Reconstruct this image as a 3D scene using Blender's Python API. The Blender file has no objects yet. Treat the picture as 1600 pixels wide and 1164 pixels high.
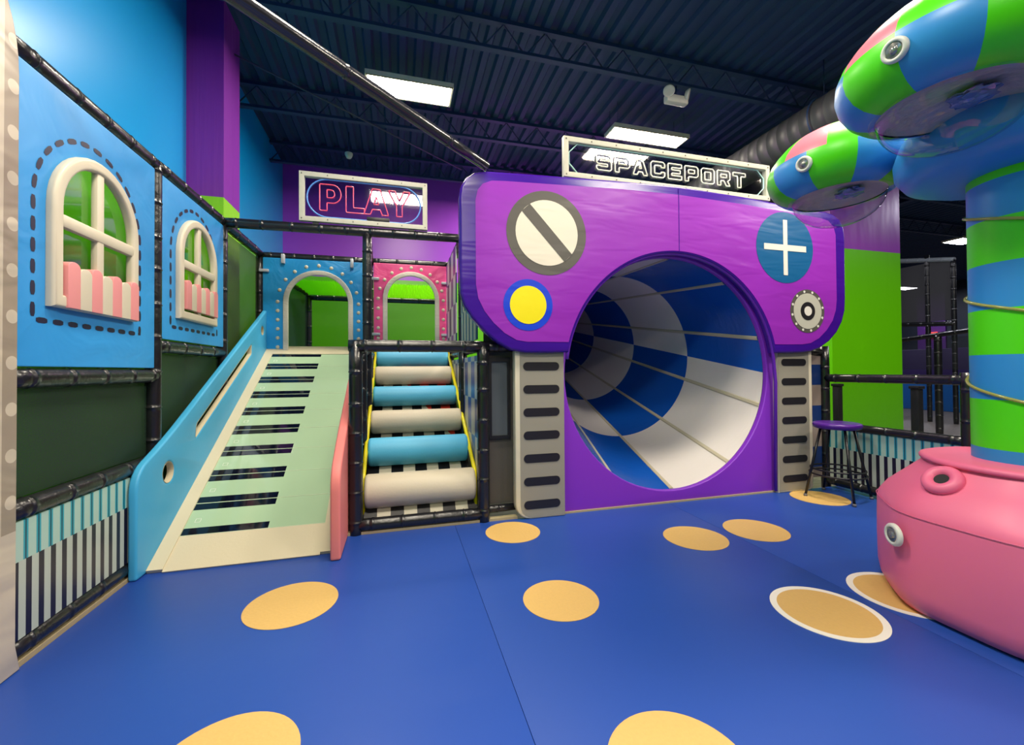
import bpy, bmesh, math, random
from math import sin, cos, pi, radians, sqrt, atan2
from mathutils import Vector, Matrix
random.seed(7)
S = bpy.context.scene
COL = S.collection

# ------------------------------------------------------------------ helpers
def lin(c):
    return c/12.92 if c <= .04045 else ((c+.055)/1.055)**2.4
def hexc(h):
    h = h.lstrip('#'); return tuple(lin(int(h[i:i+2], 16)/255) for i in (0, 2, 4)) + (1,)

MATS = {}
def newmat(name):
    m = bpy.data.materials.new(name); m.use_nodes = True
    return m, m.node_tree, m.node_tree.nodes['Principled BSDF']

def mat(name, col, rough=.5, bump=0, bscale=8, metal=0, coat=0, spec=.5, detail=3, dist=0, stretch=None, var=0):
    if name in MATS: return MATS[name]
    m, nt, b = newmat(name)
    b.inputs['Base Color'].default_value = hexc(col)
    b.inputs['Roughness'].default_value = rough
    b.inputs['Metallic'].default_value = metal
    b.inputs['Coat Weight'].default_value = coat
    b.inputs['Coat Roughness'].default_value = .15
    b.inputs['Specular IOR Level'].default_value = spec
    if bump or var:
        tc = nt.nodes.new('ShaderNodeTexCoord'); mp = nt.nodes.new('ShaderNodeMapping')
        nt.links.new(tc.outputs['Object'], mp.inputs['Vector'])
        if stretch: mp.inputs['Scale'].default_value = stretch
        n = nt.nodes.new('ShaderNodeTexNoise'); n.inputs['Scale'].default_value = bscale
        n.inputs['Detail'].default_value = detail; n.inputs['Distortion'].default_value = dist
        nt.links.new(mp.outputs['Vector'], n.inputs['Vector'])
        if bump:
            bp = nt.nodes.new('ShaderNodeBump'); bp.inputs['Strength'].default_value = 1
            bp.inputs['Distance'].default_value = bump
            nt.links.new(n.outputs['Fac'], bp.inputs['Height']); nt.links.new(bp.outputs['Normal'], b.inputs['Normal'])
        if var:
            mx = nt.nodes.new('ShaderNodeMix'); mx.data_type = 'RGBA'
            mx.inputs[6].default_value = tuple(x*(1-var) for x in hexc(col)[:3])+(1,)
            mx.inputs[7].default_value = tuple(min(1, x*(1+var)) for x in hexc(col)[:3])+(1,)
            nt.links.new(n.outputs['Fac'], mx.inputs[0]); nt.links.new(mx.outputs[2], b.inputs['Base Color'])
    MATS[name] = m; return m

def emit(name, col, s):
    m, nt, b = newmat(name)
    b.inputs['Base Color'].default_value = hexc(col)
    b.inputs['Emission Color'].default_value = hexc(col); b.inputs['Emission Strength'].default_value = s
    MATS[name] = m; return m

def clear(name, col='#ffffff', rough=.03, alpha=.12):
    """thin clear plastic: mostly transparent with a glossy coat"""
    m = bpy.data.materials.new(name); m.use_nodes = True; nt = m.node_tree; nt.nodes.clear()
    o = nt.nodes.new('ShaderNodeOutputMaterial'); mx = nt.nodes.new('ShaderNodeMixShader')
    t = nt.nodes.new('ShaderNodeBsdfTransparent'); t.inputs['Color'].default_value = hexc(col)
    g = nt.nodes.new('ShaderNodeBsdfGlossy'); g.inputs['Roughness'].default_value = rough
    f = nt.nodes.new('ShaderNodeLayerWeight'); f.inputs['Blend'].default_value = .5
    p = nt.nodes.new('ShaderNodeMath'); p.operation = 'POWER'; p.inputs[1].default_value = 4
    nt.links.new(f.outputs['Facing'], p.inputs[0])
    a = nt.nodes.new('ShaderNodeMath'); a.operation = 'MULTIPLY_ADD'; a.inputs[1].default_value = .8; a.inputs[2].default_value = alpha; a.use_clamp = True
    nt.links.new(p.outputs[0], a.inputs[0]); nt.links.new(a.outputs[0], mx.inputs[0])
    nt.links.new(t.outputs[0], mx.inputs[1]); nt.links.new(g.outputs[0], mx.inputs[2]); nt.links.new(mx.outputs[0], o.inputs[0])
    MATS[name] = m; return m

def net(name, col, cover, rough=.6):
    """fine mesh netting: thread colour covering a share of the area, the rest open"""
    m = bpy.data.materials.new(name); m.use_nodes = True; nt = m.node_tree; b = nt.nodes['Principled BSDF']
    b.inputs['Base Color'].default_value = hexc(col); b.inputs['Roughness'].default_value = rough
    o = nt.nodes['Material Output']; mx = nt.nodes.new('ShaderNodeMixShader'); t = nt.nodes.new('ShaderNodeBsdfTransparent')
    tc = nt.nodes.new('ShaderNodeTexCoord'); n = nt.nodes.new('ShaderNodeTexNoise'); n.inputs['Scale'].default_value = 350
    nt.links.new(tc.outputs['Object'], n.inputs['Vector'])
    r = nt.nodes.new('ShaderNodeMapRange'); r.inputs[1].default_value = .3; r.inputs[2].default_value = .7
    r.inputs[3].default_value = cover-.1; r.inputs[4].default_value = min(1, cover+.1)
    nt.links.new(n.outputs['Fac'], r.inputs[0]); nt.links.new(r.outputs[0], mx.inputs[0])
    nt.links.new(t.outputs[0], mx.inputs[1]); nt.links.new(b.outputs[0], mx.inputs[2]); nt.links.new(mx.outputs[0], o.inputs[0])
    MATS[name] = m; return m

class NG:   # tiny node expression helper
    def __init__(s, nt): s.nt = nt
    def m(s, op, a, b=0, c=None):
        n = s.nt.nodes.new('ShaderNodeMath'); n.operation = op
        for i, v in enumerate((a, b) if c is None else (a, b, c)):
            if isinstance(v, (int, float)): n.inputs[i].default_value = v
            else: s.nt.links.new(v, n.inputs[i])
        return n.outputs[0]
    def pos(s):
        g = s.nt.nodes.new('ShaderNodeNewGeometry'); x = s.nt.nodes.new('ShaderNodeSeparateXYZ')
        s.nt.links.new(g.outputs['Position'], x.inputs[0]); return x.outputs
    def mix(s, f, a, b):
        n = s.nt.nodes.new('ShaderNodeMix'); n.data_type = 'RGBA'
        for sock, v in ((n.inputs[6], a), (n.inputs[7], b)):
            if isinstance(v, tuple): sock.default_value = v
            elif isinstance(v, str): sock.default_value = hexc(v)
            else: s.nt.links.new(v, sock)
        if isinstance(f, (int, float)): n.inputs[0].default_value = f
        else: s.nt.links.new(f, n.inputs[0])
        return n.outputs[2]

def link(name, me, mats, parent=None, smooth=False):
    o = bpy.data.objects.new(name, me); COL.objects.link(o)
    for m in (mats if isinstance(mats, (list, tuple)) else [mats]): me.materials.append(m)
    if parent is not None: o.parent = parent
    if smooth: me.shade_smooth()
    return o

def tag(o, label=None, cat=None, group=None, kind=None):
    if label: o['label'] = label
    if cat: o['category'] = cat
    if group: o['group'] = group
    if kind: o['kind'] = kind
    return o

def thing(name, label, cat, loc=(0, 0, 0), group=None):
    o = bpy.data.objects.new(name, None); COL.objects.link(o); o.empty_display_size = .1
    o['loc_hint'] = 0; del o['loc_hint']
    return tag(o, label, cat, group)

def finish(bm, name, mats, parent=None, smooth=False, auto=None):
    bmesh.ops.recalc_face_normals(bm, faces=bm.faces[:])
    me = bpy.data.meshes.new(name); bm.to_mesh(me); bm.free()
    o = link(name, me, mats, parent, smooth)
    if auto is not None:
        me.shade_smooth()
        me.set_sharp_from_angle(angle=radians(auto))
    return o

def addbox(bm, x0, x1, y0, y1, z0, z1, bev=0, seg=2, mi=0):
    r = bmesh.ops.create_cube(bm, size=1)
    vs = r['verts']
    for v in vs:
        v.co = Vector(((x0+x1)/2+v.co.x*(x1-x0), (y0+y1)/2+v.co.y*(y1-y0), (z0+z1)/2+v.co.z*(z1-z0)))
    fs = set(f for v in vs for f in v.link_faces)
    for f in fs: f.material_index = mi
    if bev:
        es = set(e for v in vs for e in v.link_edges)
        rb = bmesh.ops.bevel(bm, geom=list(es), offset=bev, segments=seg, affect='EDGES', profile=.5)
        for f in rb['faces']: f.material_index = mi
def box(name, x0, x1, y0, y1, z0, z1, m, parent=None, bev=0, seg=2):
    bm = bmesh.new(); addbox(bm, x0, x1, y0, y1, z0, z1, bev, seg)
    return finish(bm, name, m, parent, auto=40 if bev else None)

def sweep(bm, pts, rads, seg=10, closed=False, cap=True, mi=0):
    pts = [Vector(p) for p in pts]; n = len(pts)
    if not isinstance(rads, (list, tuple)): rads = [rads]*n
    rings = []; prev = None
    for i, p in enumerate(pts):
        if closed: t = (pts[(i+1) % n]-pts[i-1])
        else: t = pts[min(i+1, n-1)]-pts[max(i-1, 0)]
        t.normalize()
        if prev is None:
            a = Vector((0, 0, 1)) if abs(t.z) < .9 else Vector((1, 0, 0))
            u = t.cross(a).normalized()
        else:
            u = (prev-t*prev.dot(t)).normalized()
        prev = u; w = t.cross(u)
        rings.append([bm.verts.new(p+(u*cos(2*pi*k/seg)+w*sin(2*pi*k/seg))*rads[i]) for k in range(seg)])
    for i in range(n if closed else n-1):
        a, b = rings[i], rings[(i+1) % n]
        for k in range(seg):
            f = bm.faces.new((a[k], a[(k+1) % seg], b[(k+1) % seg], b[k])); f.smooth = True; f.material_index = mi
    if cap and not closed:
        for r in (rings[0], rings[-1][::-1]):
            f = bm.faces.new(r); f.material_index = mi
def tube(name, pts, r, m, parent=None, seg=10, closed=False):
    bm = bmesh.new(); sweep(bm, pts, r, seg, closed)
    return finish(bm, name, m, parent)

def padpipe(name, p0, p1, r, m, parent, pitch=.26, off=0):
    """foam-padded pole: vinyl sleeve pinched by ties every `pitch`"""
    p0, p1 = Vector(p0), Vector(p1); L = (p1-p0).length; d = (p1-p0)/L
    ss = [(0, .93)]; s = pitch*(.5+off)
    while s < L-.04:
        ss += [(s-.03, 1), (s-.008, .97), (s-.004, 1.06), (s+.004, 1.06), (s+.008, .97), (s+.03, 1)]
        s += pitch*random.uniform(.9, 1.1)
    ss.append((L, .93))
    bm = bmesh.new(); sweep(bm, [p0+d*a for a, _ in ss], [r*k for _, k in ss], 14)
    return finish(bm, name, m, parent)

def lathe(bm, prof, seg=48, c=(0, 0, 0), mfun=None, smooth=True):
    rings = []
    for r, z in prof:
        if r < 1e-5: rings.append([bm.verts.new((c[0], c[1], c[2]+z))])
        else: rings.append([bm.verts.new((c[0]+r*cos(2*pi*k/seg), c[1]+r*sin(2*pi*k/seg), c[2]+z)) for k in range(seg)])
    for i in range(len(prof)-1):
        a, b = rings[i], rings[i+1]
        for k in range(seg):
            k2 = (k+1) % seg
            vs = [a[k % len(a)], a[k2 % len(a)], b[k2 % len(b)], b[k % len(b)]]
            u = []
            for v in vs:
                if v not in u: u.append(v)
            if len(u) < 3: continue
            f = bm.faces.new(u); f.smooth = smooth
            if mfun: f.material_index = mfun(i, k)

def splinecurve(loops, thick, bev, name='c', res=3):
    cu = bpy.data.curves.new(name, 'CURVE'); cu.dimensions = '2D'; cu.fill_mode = 'BOTH'
    cu.extrude = max(thick/2-bev, 1e-5); cu.bevel_depth = bev; cu.bevel_resolution = res; cu.offset = -bev
    for lp in loops:
        sp = cu.splines.new('POLY'); sp.points.add(len(lp)-1); sp.use_cyclic_u = True
        for p, q in zip(sp.points, lp): p.co = (q[0], q[1], 0, 1)
    return cu
def plate(name, loops, plane, at, thick, m, parent=None, bev=0, res=3, auto=35):
    """2D outline (first loop) with holes (others), given thickness; plane 'XZ' at y, 'YZ' at x, 'XY' at z, or a 4x4 matrix"""
    cu = splinecurve(loops, thick, bev, name, res)
    ob = bpy.data.objects.new('tmp', cu); COL.objects.link(ob)
    dg = bpy.context.evaluated_depsgraph_get()
    me = bpy.data.meshes.new_from_object(ob.evaluated_get(dg), depsgraph=dg)
    bpy.data.objects.remove(ob); bpy.data.curves.remove(cu); me.materials.clear()
    if plane == 'XZ': M = Matrix(((1, 0, 0, 0), (0, 0, 1, at), (0, 1, 0, 0), (0, 0, 0, 1)))
    elif plane == 'YZ': M = Matrix(((0, 0, 1, at), (1, 0, 0, 0), (0, 1, 0, 0), (0, 0, 0, 1)))
    elif plane == 'XY': M = Matrix.Translation((0, 0, at))
    else: M = plane
    me.transform(M)
    bm = bmesh.new(); bm.from_mesh(me); bmesh.ops.remove_doubles(bm, verts=bm.verts[:], dist=1e-5)
    bmesh.ops.recalc_face_normals(bm, faces=bm.faces[:]); bm.to_mesh(me); bm.free(); me.name = name
    o = link(name, me, m, parent)
    me.shade_smooth(); me.set_sharp_from_angle(angle=radians(auto))
    return o
def joinmesh(dst, others):
    """merge other objects' meshes into dst (materials kept), no operators"""
    bm = bmesh.new(); bm.from_mesh(dst.data); ms = list(dst.data.materials)
    for o in others:
        base = []
        for mm in o.data.materials:
            if mm not in ms: ms.append(mm)
            base.append(ms.index(mm))
        n0 = len(bm.faces); bm.from_mesh(o.data); bm.faces.ensure_lookup_table()
        for f in bm.faces[n0:]: f.material_index = base[f.material_index] if base else 0
        bpy.data.objects.remove(o)
    for mm in ms[len(dst.data.materials):]: dst.data.materials.append(mm)
    bm.to_mesh(dst.data); bm.free()
    return dst

def circ(cx, cy, r, n=48, a0=0, a1=2*pi, ry=None):
    full = abs(a1-a0-2*pi) < 1e-6; ry = ry or r
    return [(cx+r*cos(a0+(a1-a0)*i/(n if full else n-1)), cy+ry*sin(a0+(a1-a0)*i/(n if full else n-1))) for i in range(n)]
def rrect(x0, x1, y0, y1, r, n=6):
    if not isinstance(r, (list, tuple)): r = [r]*4      # bl, br, tr, tl
    o = []
    for (cx, cy, rr, a) in ((x0+r[0], y0+r[0], r[0], pi), (x1-r[1], y0+r[1], r[1], 1.5*pi), (x1-r[2], y1-r[2], r[2], 0), (x0+r[3], y1-r[3], r[3], pi/2)):
        if rr < 1e-6: o.append((cx, cy))
        else: o += circ(cx, cy, rr, n, a, a+pi/2)
    return o
def roundpoly(pts, rs, n=6):
    """round each corner of a polygon"""
    out = []; N = len(pts)
    for i in range(N):
        p = Vector(pts[i]); a = Vector(pts[i-1]); b = Vector(pts[(i+1) % N]); r = rs[i] if isinstance(rs, (list, tuple)) else rs
        if r < 1e-4: out.append(tuple(p)); continue
        u = (a-p).normalized(); v = (b-p).normalized()
        p0 = p+u*r; p1 = p+v*r
        for k in range(n+1):
            t = k/n; q = p0*(1-t)**2+p*2*t*(1-t)+p1*t*t; out.append((q.x, q.y))
    return out
def arch(x0, x1, z0, zs, n=20, zt=None):
    """door arch outline: straight sides to zs and half ellipse above"""
    r = (x1-x0)/2; rz = (zt-zs) if zt else r
    return [(x0, z0), (x1, z0)]+[((x0+x1)/2+r*cos(pi*i/n), zs+rz*sin(pi*i/n)) for i in range(n+1)]

# ------------------------------------------------------------------ materials
BLK = mat('black_vinyl', '#15161a', .28, .004, 14, spec=.7, dist=1)
BLKM = mat('black_plastic', '#101216', .45)
NETD = net('dark_green_netting', '#1a3324', .82)
NETB = net('black_netting', '#15171b', .86)
NETG = net('grey_netting', '#3a3a3c', .9)
NETL = net('light_black_netting', '#20242a', .42)
BLUE = mat('sky_blue_vinyl', '#2f93d8', .42, .012, 3, dist=.6, spec=.45)
BLUE2 = mat('bright_blue_vinyl', '#1f98dc', .38, .014, 4, dist=.8)
CYANP = mat('cyan_padded_foam', '#3fa6d6', .45, .003, 5, spec=.5)
CREAM = mat('cream_vinyl', '#cdc5af', .45, .003, 6)
CREAMW = mat('wrinkled_cream_vinyl', '#cfc9bb', .4, .008, 16, dist=1, stretch=(1, 1, 2.5))
FOAM = mat('cream_foam', '#d0c6a8', .55, .001, 60)
PINKA = mat('salmon_stripe', '#de8f90', .5, .002, 8)
PINKF = mat('salmon_foam', '#e5807c', .5, .002, 5)
PINKV = mat('hot_pink_vinyl', '#ea4f92', .35, .014, 5, dist=.8)
PINKB = mat('pink_soft_vinyl', '#ee7097', .42, .002, 7)
DASH = mat('navy_print', '#1c1c38', .45)
PURD = mat('dark_purple_vinyl', '#3c1090', .25, .0065, 2.4, dist=.5, stretch=(.5, 1, 3.2), spec=.5, detail=2)
PURL = mat('bright_purple_vinyl', '#8f2ab2', .32, .0065, 2.4, dist=.5, spec=.5, stretch=(.6, 1, 2.6), detail=2)
PURP = mat('violet_panel', '#7d2ec0', .42, .002, 4)
PURR = mat('violet_rim_vinyl', '#5e22a8', .25, .004, 8)
GREYL = mat('grey_vinyl', '#908c80', .45, .003, 5)
BLKS = mat('black_print', '#1b1a20', .4)
GREYD = mat('dark_grey_print', '#55524e', .35, .0065, 2.4, dist=.5, stretch=(.6, 1, 2.6), detail=2)
OFFW = mat('off_white_print', '#ddd6c6', .38, .005, 2.4, dist=.5, stretch=(.6, 1, 2.6), detail=2)
YEL = mat('yellow_print', '#eede08', .4, .006, 3.2)
ROY = mat('royal_blue_print', '#0d3fd0', .35, .005, 2.4, dist=.5, stretch=(.6, 1, 2.6), detail=2)
TEALB = mat('teal_blue_print', '#115a8e', .3, .0065, 2.4, dist=.5, stretch=(.6, 1, 2.6), detail=2)
WHT = mat('white_plastic', '#dcdad2', .4)
WFR = mat('white_painted_frame', '#bdbbac', .45, var=.08, bscale=30)
TBLUE = mat('tunnel_blue_vinyl', '#0d4fae', .2, .004, 5, dist=1, stretch=(1, 3, 1), spec=.5)
TWHT = mat('tunnel_white_vinyl', '#d6d0cc', .3, .003, 5, dist=1, stretch=(1, 3, 1), spec=.5)
BATT = mat('tunnel_batten_strip', '#b5ad96', .35)
TAN = mat('tan_mat_vinyl', '#cfa964', .5, .002, 60, var=.06)
MATW = mat('white_mat_vinyl', '#e6e2d8', .5)
MATB = mat('royal_blue_mat_vinyl', '#1f48a0', .45, .0015, 4, spec=.45)
GRN = mat('lime_green_vinyl', '#4fd80a', .38, .001, 5)
TBL = mat('azure_vinyl', '#2f8bd2', .38, .001, 5)
SALM = mat('rose_vinyl', '#ea7f92', .38)
CHRM = mat('brushed_chrome', '#c8c8c8', .2, metal=1)
LENS = mat('frosted_lens', '#9c9c98', .15, metal=.6)
NEONW = mat('white_neon_tube', '#f0efe0', .25, spec=.6)
NEONP = mat('pink_neon_tube', '#ff5a80', .25)
NEONB = mat('blue_neon_tube', '#5a92e6', .25)
NEONT = mat('pale_teal_neon_tube', '#a8d8d8', .25)
STRAP = mat('clear_grey_strap', '#b8bcc4', .25)
WOOD = mat('plywood_edge', '#a99a78', .6, .001, 30, var=.15)
CEIL = mat('navy_ceiling_paint', '#1b3a62', .6, var=.15, bscale=3)
BEAM = mat('navy_beam_paint', '#1c3860', .5)
DUCT = mat('black_duct', '#46464a', .5)
DIFF = emit('lamp_diffuser', '#fff3df', 62)
DIFF2 = emit('far_lamp_diffuser', '#f4f3ff', 45)
PANE = clear('clear_window_vinyl', '#cfe0b0', .06, .10)
ACRY = clear('clear_acrylic', '#e8eef0', .035, .13)
DOME = clear('clear_dome', '#f2f5f8', .05, .05)
SEAM = mat('glass_joint', '#c9d6ba', .4)
GKEY = mat('pale_green_glass', '#a9c7a3', .08, spec=.6)
BKEY = mat('black_key_glass', '#0b1020', .06, spec=.7)
GMARK = mat('white_key_mark', '#dfe8d8', .4)
YPAD = mat('yellow_vinyl', '#e3d70c', .3, .004, 12, dist=1)
REDP = mat('red_print', '#e8452f', .4)
PURS = mat('purple_seat_vinyl', '#4d1b86', .3)
STB = mat('black_powder_coat', '#0c0d14', .35)

def wallmat(name, upper, lower, zb, rough=.35, bump=.0012):
    m, nt, b = newmat(name); g = NG(nt); P = g.pos()
    f = g.m('GREATER_THAN', P[2], zb)
    nt.links.new(g.mix(f, lower, upper), b.inputs['Base Color']); b.inputs['Roughness'].default_value = rough
    n = nt.nodes.new('ShaderNodeTexNoise'); n.inputs['Scale'].default_value = 5; bp = nt.nodes.new('ShaderNodeBump')
    bp.inputs['Distance'].default_value = bump*6; nt.links.new(n.outputs['Fac'], bp.inputs['Height']); nt.links.new(bp.outputs[0], b.inputs['Normal'])
    return m
GREENW = '#5fc004'
ZB = 3.36
W_CY = wallmat('cyan_over_green_wall_paint', '#009ce8', GREENW, ZB, .3)
W_PU = wallmat('purple_over_green_wall_paint', '#a84ae0', GREENW, ZB, .3)
W_PU2 = wallmat('purple_over_green_pier_paint', '#8a34b4', GREENW, ZB, .3)
W_DK = mat('dark_wall_paint', '#141824', .6)

def pianomat(name, axis, period, zstep, off=0):
    m, nt, b = newmat(name); g = NG(nt); P = g.pos()
    u = g.m('FRACT', g.m('DIVIDE', g.m('ADD', P[axis], off+50*period), period))
    dark = g.m('MULTIPLY', g.m('GREATER_THAN', u, .30), g.m('LESS_THAN', u, .42))
    teal = g.m('LESS_THAN', u, .55); teal = g.m('MULTIPLY', teal, g.m('GREATER_THAN', u, .17))
    upper = g.mix(dark, g.mix(teal, '#a9c9bb', '#2f9fae'), '#0f4a5c')
    blk = g.m('LESS_THAN', g.m('FRACT', g.m('ADD', u, .62)), .45)
    lower = g.mix(blk, '#b5c0b2', '#16152c')
    f = g.m('GREATER_THAN', P[2], zstep)
    nt.links.new(g.mix(f, lower, upper), b.inputs['Base Color']); b.inputs['Roughness'].default_value = .35
    return m
PIANO_L = pianomat('piano_print_left', 1, .0735, .48)
PIANO_R = pianomat('piano_print_right', 1, .0735, .45)

def checkmat(name, axis, pw, ph, cols, off=0, zoff=0):
    m, nt, b = newmat(name); g = NG(nt); P = g.pos()
    iu = g.m('FLOOR', g.m('DIVIDE', g.m('ADD', P[axis], off), pw)); iv = g.m('FLOOR', g.m('DIVIDE', g.m('ADD', P[2], zoff), ph))
    par = g.m('MODULO', g.m('ADD', g.m('ADD', iu, iv), 100), 2)
    alt = g.m('GREATER_THAN', g.m('MODULO', g.m('ADD', iu, 100), 4), 1.5)
    c = g.mix(par, cols[0], g.mix(alt, cols[1], cols[2]))
    nt.links.new(c, b.inputs['Base Color']); b.inputs['Roughness'].default_value = .35
    return m
CHK_U = checkmat('purple_white_checks', 1, .21, .36, ('#cfc5cc', '#7b2d98', '#1d2a66'))
CHK_L = checkmat('blue_white_checks', 1, .20, .36, ('#c9c6c0', '#2f5fb4', '#1c3f8c'))
CHK_X = checkmat('blue_taupe_checks', 0, 9, .235, ('#8d8078', '#16336e', '#16336e'), zoff=.02)

# ------------------------------------------------------------------ setting
def floormat():
    m, nt, b = newmat('weathered_plank_floor'); g = NG(nt); P = g.pos()
    n = nt.nodes.new('ShaderNodeTexNoise'); n.inputs['Scale'].default_value = 3
    mp = nt.nodes.new('ShaderNodeMapping'); ge = nt.nodes.new('ShaderNodeNewGeometry'); mp.inputs['Scale'].default_value = (1, 9, 1)
    nt.links.new(ge.outputs['Position'], mp.inputs[0]); nt.links.new(mp.outputs[0], n.inputs['Vector'])
    j = g.m('LESS_THAN', g.m('FRACT', g.m('DIVIDE', g.m('ADD', P[1], 50), .16)), .05)
    nt.links.new(g.mix(j, g.mix(n.outputs['Fac'], '#55504c', '#8c857c'), '#2e2a28'), b.inputs['Base Color'])
    b.inputs['Roughness'].default_value = .5
    return m
XL, YB, ZC = -2.3, 9.6, 5.4
def struct(o): o['kind'] = 'structure'; return o
struct(box('floor', XL-.2, 28, -6.2, 20, -.12, -.03, floormat()))
struct(box('wall_left', XL-.2, XL, -6, YB, -.1, ZC+.6, W_CY))
struct(box('wall_back', XL-.2, 7.6, YB, YB+.2, -.1, ZC+.6, W_PU))
struct(box('wall_near', XL-.2, 28, -6.2, -6, -.1, ZC+.6, W_DK))
struct(box('wall_right', 6.95, 8.55, 5.35, 5.95, -.1, ZC+.6, W_PU2))
struct(box('trim_1', XL, -1.93, 5.5, 6.0, -.03, ZC+.6, wallmat('purple_pilaster_paint', '#7e28a4', '#86cc10', ZB, .45)))
# ceiling: corrugated deck
bm = bmesh.new(); x = XL-.2; k = 0; prof = []
while x < 28.2:
    prof += [(x, ZC+.32), (x+.08, ZC+.32), (x+.11, ZC+.27), (x+.19, ZC+.27)]; x += .22
va = [bm.verts.new((p[0], -6.2, p[1])) for p in prof]; vb = [bm.verts.new((p[0], 20, p[1])) for p in prof]
for i in range(len(prof)-1): bm.faces.new((va[i], va[i+1], vb[i+1], vb[i]))
tp = [bm.verts.new(c) for c in ((XL-.2, -6.2, ZC+.4), (28.2, -6.2, ZC+.4), (28.2, 20, ZC+.4), (XL-.2, 20, ZC+.4))]; bm.faces.new(tp)
ceil = struct(finish(bm, 'ceiling', CEIL))
def joist(y, x0, x1):
    bm = bmesh.new()
    addbox(bm, x0, x1, y-.04, y+.04, ZC+.22, ZC+.27); addbox(bm, x0, x1, y-.04, y+.04, ZC-.12, ZC-.08)
    n = int((x1-x0)/.55)
    for i in range(n):
        a = x0+i*.55; sweep(bm, [(a, y, ZC-.1), (a+.275, y, ZC+.23), (a+.55, y, ZC-.1)], .012, 5)
    finish(bm, 'ceiling_joist', BEAM, ceil)
for y in (-4, -2.2, -.4, 1.4, 3.2, 5.0, 7.0, 8.7): joist(y, XL, 26.9)
for x in (7.0, 12):
    bm = bmesh.new(); addbox(bm, x-.09, x+.09, -6, YB if x < 7.5 else 19, ZC-.02, ZC+.0); addbox(bm, x-.09, x+.09, -6, YB if x < 7.5 else 19, ZC+.2, ZC+.22); addbox(bm, x-.01, x+.01, -6, YB if x < 7.5 else 19, ZC, ZC+.2)
    finish(bm, 'ceiling_girder', BEAM, ceil)
tube('conduit', [(-2.25, 5.6, ZC-.14), (1.2, 8.1, ZC-.14)], .012, mat('conduit_paint', '#39435a', .35), ceil)

# blue floor mats with printed dots
def matsheet(label, x0, x1, y0, y1, dots):
    t = thing('floor_mat', label, 'floor mat', group='blue floor mats with tan dots')
    box('mat_sheet', x0, x1, y0, y1, -.03, 0, MATB, t, bev=.0012)
    for (cx, cy, r, ring) in dots:
        def cl(pts): return [(min(max(a, x0+.004), x1-.004), b) for a, b in pts]
        ri = r-.035 if ring else r
        o = plate('dot', [cl(circ(cx, cy, ri, 56))], 'XY', .0012, .0022, TAN, t)
        if ring: o = plate('dot_rim', [cl(circ(cx, cy, r, 56)), cl(circ(cx, cy, ri, 56))], 'XY', .0012, .0022, MATW, t); o['label'] = 'white rim of the dot'
    return t
matsheet('blue floor mat with tan dots in front of the piano slide', -1.69, .4698, -2.5, 3.70, [(-.604, 2.72, .25, 0), (-.59, 1.655, .245, 0)])
matsheet('blue floor mat with tan dots in front of the round tunnel mouth', .472, 2.6195, -2.5, 3.70, [(.917, 2.335, .222, 0), (.917, 3.41, .228, 0), (2.286, 2.885, .243, 0), (2.285, 1.815, .27, 1), (.915, 1.235, .247, 0)])
matsheet('blue floor mat beneath the bar stool and the pink padded base', 2.622, 5.05, -2.5, 3.70, [(2.878, 2.885, .247, 0), (4.22, 3.41, .26, 0), (2.90, 1.83, .27, 1)])

# ------------------------------------------------------------------ black padded play frame on the left
R = .05
XP = -1.735
fr = thing('play_structure', 'two-storey play frame of black padded poles and netting behind the slide', 'play frame')
def post(x, y, z0, z1, par=None, name='post', r=R): return padpipe(name, (x, y, z0), (x, y, z1), r, BLK, par or fr)
def rail(a, b, par=None, name='rail', r=R): return padpipe(name, a, b, r, BLK, par or fr)
ZT = 2.89
post(XP, 3.66, -.03, ZT); post(XP, 4.90, -.03, ZT); post(XP, 6.12, -.03, ZT)
post(-.33, 4.90, -.03, ZT); post(-.38, 6.12, -.03, ZT); post(.73, 6.12, -.03, ZT); post(.73, 4.92, -.03, ZT)
post(-1.40, 7.42, -.03, 2.62); post(.73, 7.42, -.03, 2.75)
rail((XP, 2.435, 2.885), (XP, 3.66, 2.885)); rail((XP, 3.66, ZT), (XP, 4.90, ZT)); rail((XP, 4.9, ZT), (XP, 6.12, ZT))
rail((XP, 2.435, 1.33), (XP, 3.66, 1.33)); rail((XP, 3.66, 1.55), (XP, 4.9, 1.55)); rail((XP, 2.435, .71), (XP, 3.66, .71))
rail((XP, 2.435, .075), (XP, 3.66, .075)); rail((XP, 3.66, .075), (XP, 6.1, .075))
rail((XP, 4.9, 2.885), (.73, 4.9, 2.90)); rail((XP, 6.12, 2.87), (-.38, 6.12, 2.87)); rail((-.38, 6.12, 2.87), (.73, 6.12, 2.88))
rail((-.33, 4.9, 2.87), (-.38, 6.12, 2.87)); rail((.73, 4.9, 2.89), (.73, 6.12, 2.88))
rail((-1.40, 7.42, 2.56), (.73, 7.42, 2.56)); rail((-1.70, 6.2, 2.72), (-1.40, 7.42, 2.60), r=.04); rail((XP, 6.12, 1.5), (.73, 6.12, 1.5))
def quadmesh(name, pts, m, par, sub=1):
    bm = bmesh.new(); bm.faces.new([bm.verts.new(p) for p in pts]); return finish(bm, name, m, par)
def netx(x, y0, y1, z0, z1, m, par=fr): return quadmesh('netting', [(x, y0, z0), (x, y1, z0), (x, y1, z1), (x, y0, z1)], m, par)
def nety(y, x0, x1, z0, z1, m, par=fr): return quadmesh('netting', [(x0, y, z0), (x1, y, z0), (x1, y, z1), (x0, y, z1)], m, par)
netx(XP-.02, 2.40, 3.62, .76, 1.28, NETD); netx(XP-.02, 3.70, 4.86, .12, 1.50, NETD); netx(XP-.02, 4.94, 6.08, .12, 1.6, NETD)
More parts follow.
